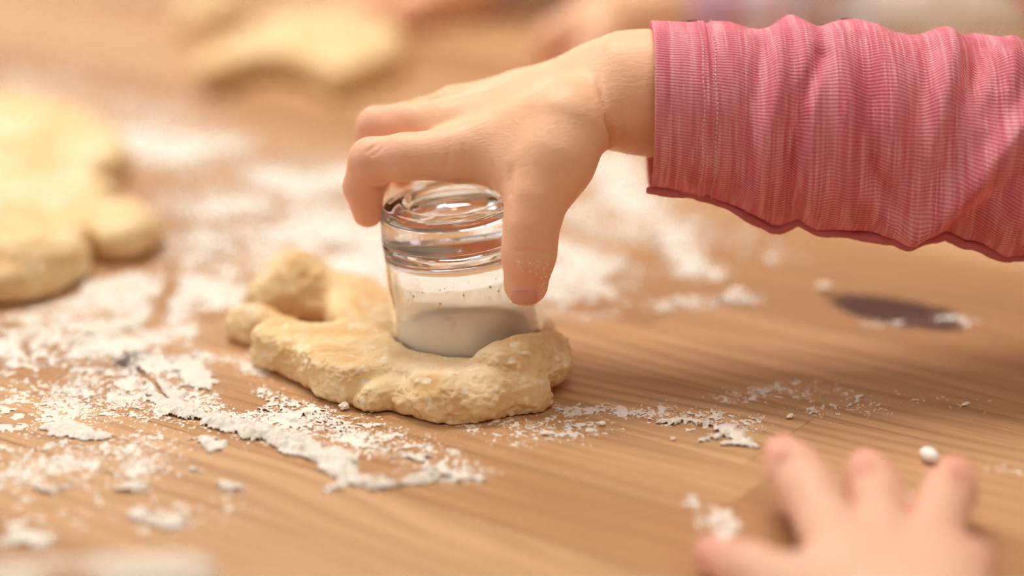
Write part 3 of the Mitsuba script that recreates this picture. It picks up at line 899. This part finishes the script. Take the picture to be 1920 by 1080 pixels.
# ------------------------------------------------------------------ rolling pin, packet
pa, pb = at(-520, 1100, .478), at(415, 1062, .4925)
pa[2] = pb[2] = TABLE + 0.0128
L = float(np.linalg.norm(pb - pa))
prof = [(0, 0), (.006, .0006), (.009, .003), (.0105, .008), (.0122, .05), (.0126, L * .5), (.0122, L - .04), (.0118, L - .010), (.0108, L - .004), (.0085, L - .0012), (.005, L - .0002), (0, L)]
m = lathe(prof, 64)
if m.volume < 0:
    m.invert()
z = (pb - pa) / L; x = np.cross([0, 0, 1.0], z); x /= np.linalg.norm(x)
M = np.eye(4); M[:3, 0], M[:3, 1], M[:3, 2], M[:3, 3] = x, np.cross(z, x), z, pa
m.apply_transform(M)
add('rolling_pin', m, 'pin_wood', 'blurred slim wooden rolling pin with floury rounded end at the bottom left', 'rolling pin', smooth=40)

pc = ground(1730, 70)
PCEN = pc + np.array([.020, .062, .001])


def packet_fn(p):
    q = (p - PCEN.astype(np.float32)) / np.array([.070, .066, .046], np.float32)
    d = ((np.abs(q) ** 2.6).sum(1) ** (1 / 2.6) - 1) * .046
    return np.maximum(d + (vnoise(p, 40, 77, 2) * .005).astype(np.float32), TABLE + .0003 - p[:, 2])


m = largest(surface_net(packet_fn, PCEN - [.085, .085, .005], PCEN + [.09, .085, .062], .0015))
add('packet__bag', m, 'paper', smooth=True)
gu, gv_ = np.meshgrid(np.linspace(.010, .040, 18), np.linspace(-.061, -.044, 18), indexing='ij')
q = np.stack([PCEN[0] + gu, PCEN[1] + gv_, np.full_like(gu, TABLE + .075)], -1).reshape(-1, 3)
for _ in range(60):
    q[:, 2] = np.maximum(q[:, 2] - packet_fn(q.astype(np.float32)) * .6, TABLE + .004)
nn = trimesh.Trimesh(q, grid_faces(18, 18), process=False)
if nn.face_normals[:, 2].mean() < 0:
    nn.invert()
m = trimesh.Trimesh(np.vstack([q + nn.vertex_normals * .0008, q - nn.vertex_normals * .001]), np.vstack([nn.faces, nn.faces[:, ::-1] + len(q)]), process=False)
add('packet__print', m, 'red_print', 'red printed patch', smooth=True)
labels['packet'] = {'label': 'blurred off-white paper packet with a red patch behind the pink sleeve', 'category': 'packet'}

# ------------------------------------------------------------------ crumbs
def crumb(px, py, size, seed, squash=(1, 1, .7), rot=0.0):
    m = trimesh.creation.icosphere(3, 1.0)
    v = np.array(m.vertices)
    v *= 1 + 0.9 * vnoise(v + seed * 3.7, 1.6, seed, 2)[:, None]
    v *= np.array(squash) * size
    ca, sa = math.cos(rot), math.sin(rot)
    v = v @ np.array([[ca, sa, 0], [-sa, ca, 0], [0, 0, 1]])
    g = ground(px, py)
    v += [g[0], g[1], TABLE + .0001 - v[:, 2].min()]
    return trimesh.Trimesh(v, m.faces, process=False)


SMALL = [(1481, 785, .0009, (1.3, .7, .7), .6, 'tiny white crumb right of the scraped flour patch, above the near hand'),
         (1129, 798, .0008, (1.3, .9, .7), -.3, 'tiny white crumb on the light stave below the dough corner'),
         (1026, 816, .0012, (1.7, .7, .5), -.2, 'thin flat flour crumb just right of the dough front'),
         (1811, 760, .0010, (1.7, .7, .4), .7, 'small pale flake in the shade under the pink sleeve'),
         (645, 769, .0013, (1.1, 1.0, .8), .2, 'small dough crumb touching the front left underside of the dough'),
         (1262, 826, .0006, (1.2, .8, .7), .5, 'very small crumb below the scraped flour patch'),
         (1546, 543, .0020, (1.5, .9, .4), -.5, 'blurred white crumb beside the large dark knot'),
         (1384, 558, .0026, (1.2, 1.0, .5), -.2, 'blurred white flour lump left of the large dark knot')]
grain = trimesh.creation.icosphere(3, 1.0)
gv = np.array(grain.vertices) * [.0034, .0021, .0019]
ca, sa = math.cos(2.0), math.sin(2.0)
gv = gv @ np.array([[ca, sa, 0], [-sa, ca, 0], [0, 0, 1]])
g = ground(1742, 866)
gv += [g[0], g[1], TABLE + .00015 - gv[:, 2].min()]
scene['grain_surface'] = {'type': 'principled', 'base_color': rgb(0.90, 0.88, 0.83), 'roughness': 0.35}
add('crumb', trimesh.Trimesh(gv, grain.faces, process=False), 'grain_surface', 'smooth white oval grain beside the fingertip of the near hand', 'crumb', smooth=True)
for i, (px, py, s, sq, ro, lab) in enumerate(SMALL):
    add(f'crumb_{i + 1:03d}', crumb(px, py, s, i + 1, sq, ro), 'crumb_surface', lab, 'crumb', smooth=True)

# ------------------------------------------------------------------ flour
def cap(px1, py1, px2, py2, r, amt, soft=1.0):
    """A streak of flour between two places on the table: r in cm."""
    a, b = ground(px1, py1)[:2], ground(px2, py2)[:2]
    return a, b, r / 100, amt, soft


VEIL = [cap(270, 540, 400, 560, 1.4, .95), cap(330, 580, 350, 620, .9, .9),  # thin dusting: (streak, density 0..1)
    cap(40, 640, 200, 600, 3.0, .66), cap(60, 760, 240, 740, 2.6, .60), cap(30, 880, 200, 860, 2.2, .50), cap(60, 560, 380, 545, 1.8, .75), cap(250, 590, 420, 560, 1.6, .6), cap(170, 660, 300, 640, 1.0, .85),
    cap(300, 690, 420, 690, 1.5, .7), cap(330, 760, 560, 800, 1.5, .62), cap(560, 790, 760, 860, 1.5, .50), cap(470, 740, 700, 850, 0.9, .50), cap(700, 850, 860, 890, 1.0, .42),
    cap(880, 800, 1050, 790, 1.0, .30), cap(960, 820, 1120, 800, .9, .34), cap(1050, 768, 1250, 775, .45, .62), cap(1230, 775, 1400, 800, .9, .42), cap(1380, 745, 1560, 730, .9, .33), cap(1500, 770, 1640, 760, .8, .26), cap(1690, 745, 1840, 765, 1.0, .14),
    cap(230, 250, 330, 270, 3.0, .62), cap(260, 275, 420, 270, 1.5, .75), cap(0, 150, 90, 160, 3.0, .36), cap(200, 200, 330, 210, 3.0, .36), cap(330, 300, 620, 330, 3.5, .32), cap(380, 380, 640, 400, 3.0, .46),
    cap(420, 460, 660, 450, 2.6, .62), cap(560, 350, 690, 330, 2.6, .6), cap(600, 420, 720, 470, 2.2, .75), cap(680, 500, 1040, 520, 2.6, 1.0), cap(740, 540, 1000, 545, 1.6, 1.0), cap(330, 450, 440, 500, 1.6, .5), cap(1040, 470, 1130, 500, 1.0, .9), cap(1130, 300, 1190, 400, 2.0, .65), cap(1180, 380, 1260, 440, 2.0, .6),
    cap(1250, 420, 1310, 510, 1.0, .7), cap(1060, 400, 1180, 440, 2.0, .42), cap(1100, 520, 1180, 530, .8, .35), cap(1230, 575, 1390, 560, .7, .55), cap(1040, 580, 1120, 590, .9, .4), cap(1380, 440, 1450, 480, 1.2, .35),
    cap(1640, 605, 1830, 600, .6, .35), cap(1300, 945, 1360, 990, .6, .4), cap(1340, 960, 1350, 1010, .45, .5), cap(1690, 930, 1700, 940, .4, .5), cap(1870, 880, 1920, 890, .5, .3), cap(60, 980, 380, 960, 1.6, .22)]
THICK = [  # heaps and scraped edges: (streak, height in mm)
    cap(285, 720, 340, 770, .38, 1.6), cap(340, 770, 430, 800, .35, 2.2), cap(430, 800, 540, 830, .34, 2.4), cap(540, 830, 640, 868, .42, 2.2), cap(620, 865, 665, 900, .35, 1.8), cap(655, 905, 720, 912, .24, 1.7), cap(720, 912, 810, 895, .22, 1.6),
    cap(820, 880, 895, 905, .18, 1.2), cap(612, 928, 650, 915, .18, .8), cap(560, 850, 620, 860, .3, 1.4), cap(730, 858, 770, 862, .10, .9), cap(780, 860, 810, 880, .2, .9),
    cap(1235, 795, 1300, 793, .13, 1.0), cap(1300, 795, 1350, 803, .14, 1.1), cap(1325, 825, 1360, 820, .12, 1.0), cap(1355, 800, 1400, 835, .30, .9), cap(1370, 832, 1425, 840, .14, 1.1), cap(1345, 780, 1330, 775, .10, .6),
    cap(1585, 765, 1610, 745, .16, .6), cap(1480, 720, 1510, 715, .12, .5), cap(1550, 755, 1540, 745, .12, .4), cap(460, 700, 470, 760, .12, .6), cap(470, 760, 600, 810, .10, .6), cap(480, 745, 640, 800, .10, .6), cap(500, 735, 700, 820, .08, .5), cap(600, 790, 740, 850, .08, .5),
    cap(180, 620, 280, 600, .5, 1.4), cap(280, 590, 330, 560, .4, 1.4), cap(80, 545, 240, 530, .7, 1.2), cap(370, 530, 440, 545, .5, 1.2), cap(120, 800, 160, 815, .5, 1.4), cap(255, 970, 320, 980, .35, 1.6), cap(90, 915, 110, 920, .25, 1.3), cap(30, 1012, 70, 1015, .35, 1.5), cap(220, 915, 260, 920, .25, 1.2), cap(375, 828, 400, 840, .25, 1.2), cap(430, 915, 450, 918, .22, 1.2), cap(370, 880, 372, 884, .15, 1),
    cap(350, 690, 390, 720, .6, 1.0), cap(265, 275, 330, 290, 1.4, 1.4), cap(390, 270, 420, 275, .8, 1.2), cap(600, 440, 690, 450, .9, 1.2), cap(455, 385, 480, 390, .7, 1.4), cap(400, 395, 415, 400, .6, 1.2), cap(1050, 475, 1110, 495, .5, 1.5), cap(1360, 562, 1390, 560, .3, 1.5), cap(640, 330, 660, 345, .9, 1.2), cap(500, 330, 560, 350, 1.2, .9), cap(540, 440, 590, 425, .9, 1.2)]
CLEAR = [cap(322, 525, 285, 610, .30, 1), cap(258, 690, 312, 750, .10, 1), cap(390, 600, 430, 640, .9, .6), cap(420, 690, 455, 760, .55, .8), cap(700, 870, 780, 880, .5, .5), cap(320, 640, 400, 620, .6, .35)]


def field(X, Y, items, sharp=2.0):
    out = np.zeros_like(X)
    for a, b, r, amt, _ in items:
        ab = b - a
        t = np.clip(((X - a[0]) * ab[0] + (Y - a[1]) * ab[1]) / max(ab @ ab, 1e-9), 0, 1)
        d2 = (X - a[0] - t * ab[0]) ** 2 + (Y - a[1] - t * ab[1]) ** 2
        out = np.maximum(out, amt * np.exp(-(d2 / r ** 2) ** (sharp / 2)))
    return out


def flour_mesh(x0, x1, y0, y1, step, keep=None):
    nx, ny = int((x1 - x0) / step), int((y1 - y0) / step)
    X, Y = np.meshgrid(x0 + (np.arange(nx)) * step, y0 + (np.arange(ny)) * step, indexing='ij')
    P3 = np.stack([X, Y, X * 0], -1)
    wx = (meshkit.fbm(P3 * 190, 4, 1) - .5) * .007
    wy = (meshkit.fbm(P3 * 190, 4, 2) - .5) * .007
    wx2 = wx + (meshkit.fbm(P3 * 420, 3, 31) - .5) * .004
    wy2 = wy + (meshkit.fbm(P3 * 420, 3, 32) - .5) * .004
    veil, thick = field(X + wx, Y + wy, VEIL), field(X + wx2, Y + wy2, THICK, 2.4)
    clear = field(X + wx * .3, Y + wy * .3, CLEAR, 4.0)
    n_fine = meshkit.noise(P3 * (0.62 / step), 11) * .6 + meshkit.noise(P3 * (0.31 / step), 14) * .4
    n_mid, n_big = meshkit.fbm(P3 * 420, 2, 12), meshkit.fbm(P3 * 110, 3, 13)
    spots2 = np.clip((meshkit.noise(P3 * 620, 19) - .74) / .12, 0, 1) * np.clip(veil * 2.0, 0, 1)
    spots = np.clip((meshkit.noise(P3 * 260, 17) - .70) / .2, 0, 1) * np.clip(veil * 2.2, 0, 1)
    dens = veil * (0.92 + 1.1 * (n_big - .5)) + np.maximum(spots * .5, spots2 * .6)
    dens = dens * (1 - clear)
    h = thick * (1 - clear) * 0.8e-3 * (0.35 + 1.3 * n_mid) + .00035 * thick * n_fine
    solid = np.clip((thick * (1 - .8 * clear) * (0.6 + n_mid * .8) - .38) * 4, 0, 1)
    score = np.maximum(dens * 1.02, solid * 1.3) - n_fine
    on = score > 0
    Z = TABLE + .00006 + np.where(solid > 0, h * solid, 0) + .00022 * n_fine * np.clip(dens, 0, 1) + spots * .0003 * n_mid
    cell = on[:-1, :-1] & np.ones((nx - 1, ny - 1), bool)
    if keep is not None:
        cell &= keep(X[:-1, :-1], Y[:-1, :-1])
    i, j = np.nonzero(cell)
    xy = np.stack([X[i, j], Y[i, j]], 1)
    ok = np.ones(len(i), bool)
    for poly, gap in ((NEAR, .0010), (LEFT, -.0030), (BACK, .001)):           # none under the dough
        box_in = ((xy > poly.min(0)) & (xy < poly.max(0))).all(1)
        ok[box_in] &= poly_dist(xy[box_in], poly) > -gap
    i, j = i[ok], j[ok]
    vid = lambda a, b: a * ny + b
    q = np.stack([vid(i, j), vid(i + 1, j), vid(i + 1, j + 1), vid(i, j + 1)], 1)
    used, inv = np.unique(q, return_inverse=True)
    V = np.stack([X.ravel(), Y.ravel(), Z.ravel()], 1)[used]
    q = inv.reshape(q.shape)
    return trimesh.Trimesh(V, np.vstack([q[:, [0, 1, 2]], q[:, [0, 2, 3]]]), process=False)


FX0, FX1, FY0, FY1 = -.135, .135, -.125, .012
fine = flour_mesh(FX0, FX1, FY0, FY1, .00030)
rest = flour_mesh(-.30, .30, -.19, .46, .0008, lambda x, y: ~((x >= FX0 - .0004) & (x < FX1 - .0006) & (y >= FY0 - .0004) & (y < FY1 - .0006)))
m = trimesh.util.concatenate([fine, rest])
print('flour triangles', len(m.faces))
scene['flour_two'] = {'type': 'twosided', 'b': {'type': 'ref', 'id': 'flour'}}
add('scattered_flour', m, 'flour_two', 'white flour dusted, smeared and heaped over the wooden table', 'flour', kind='stuff', smooth=True)
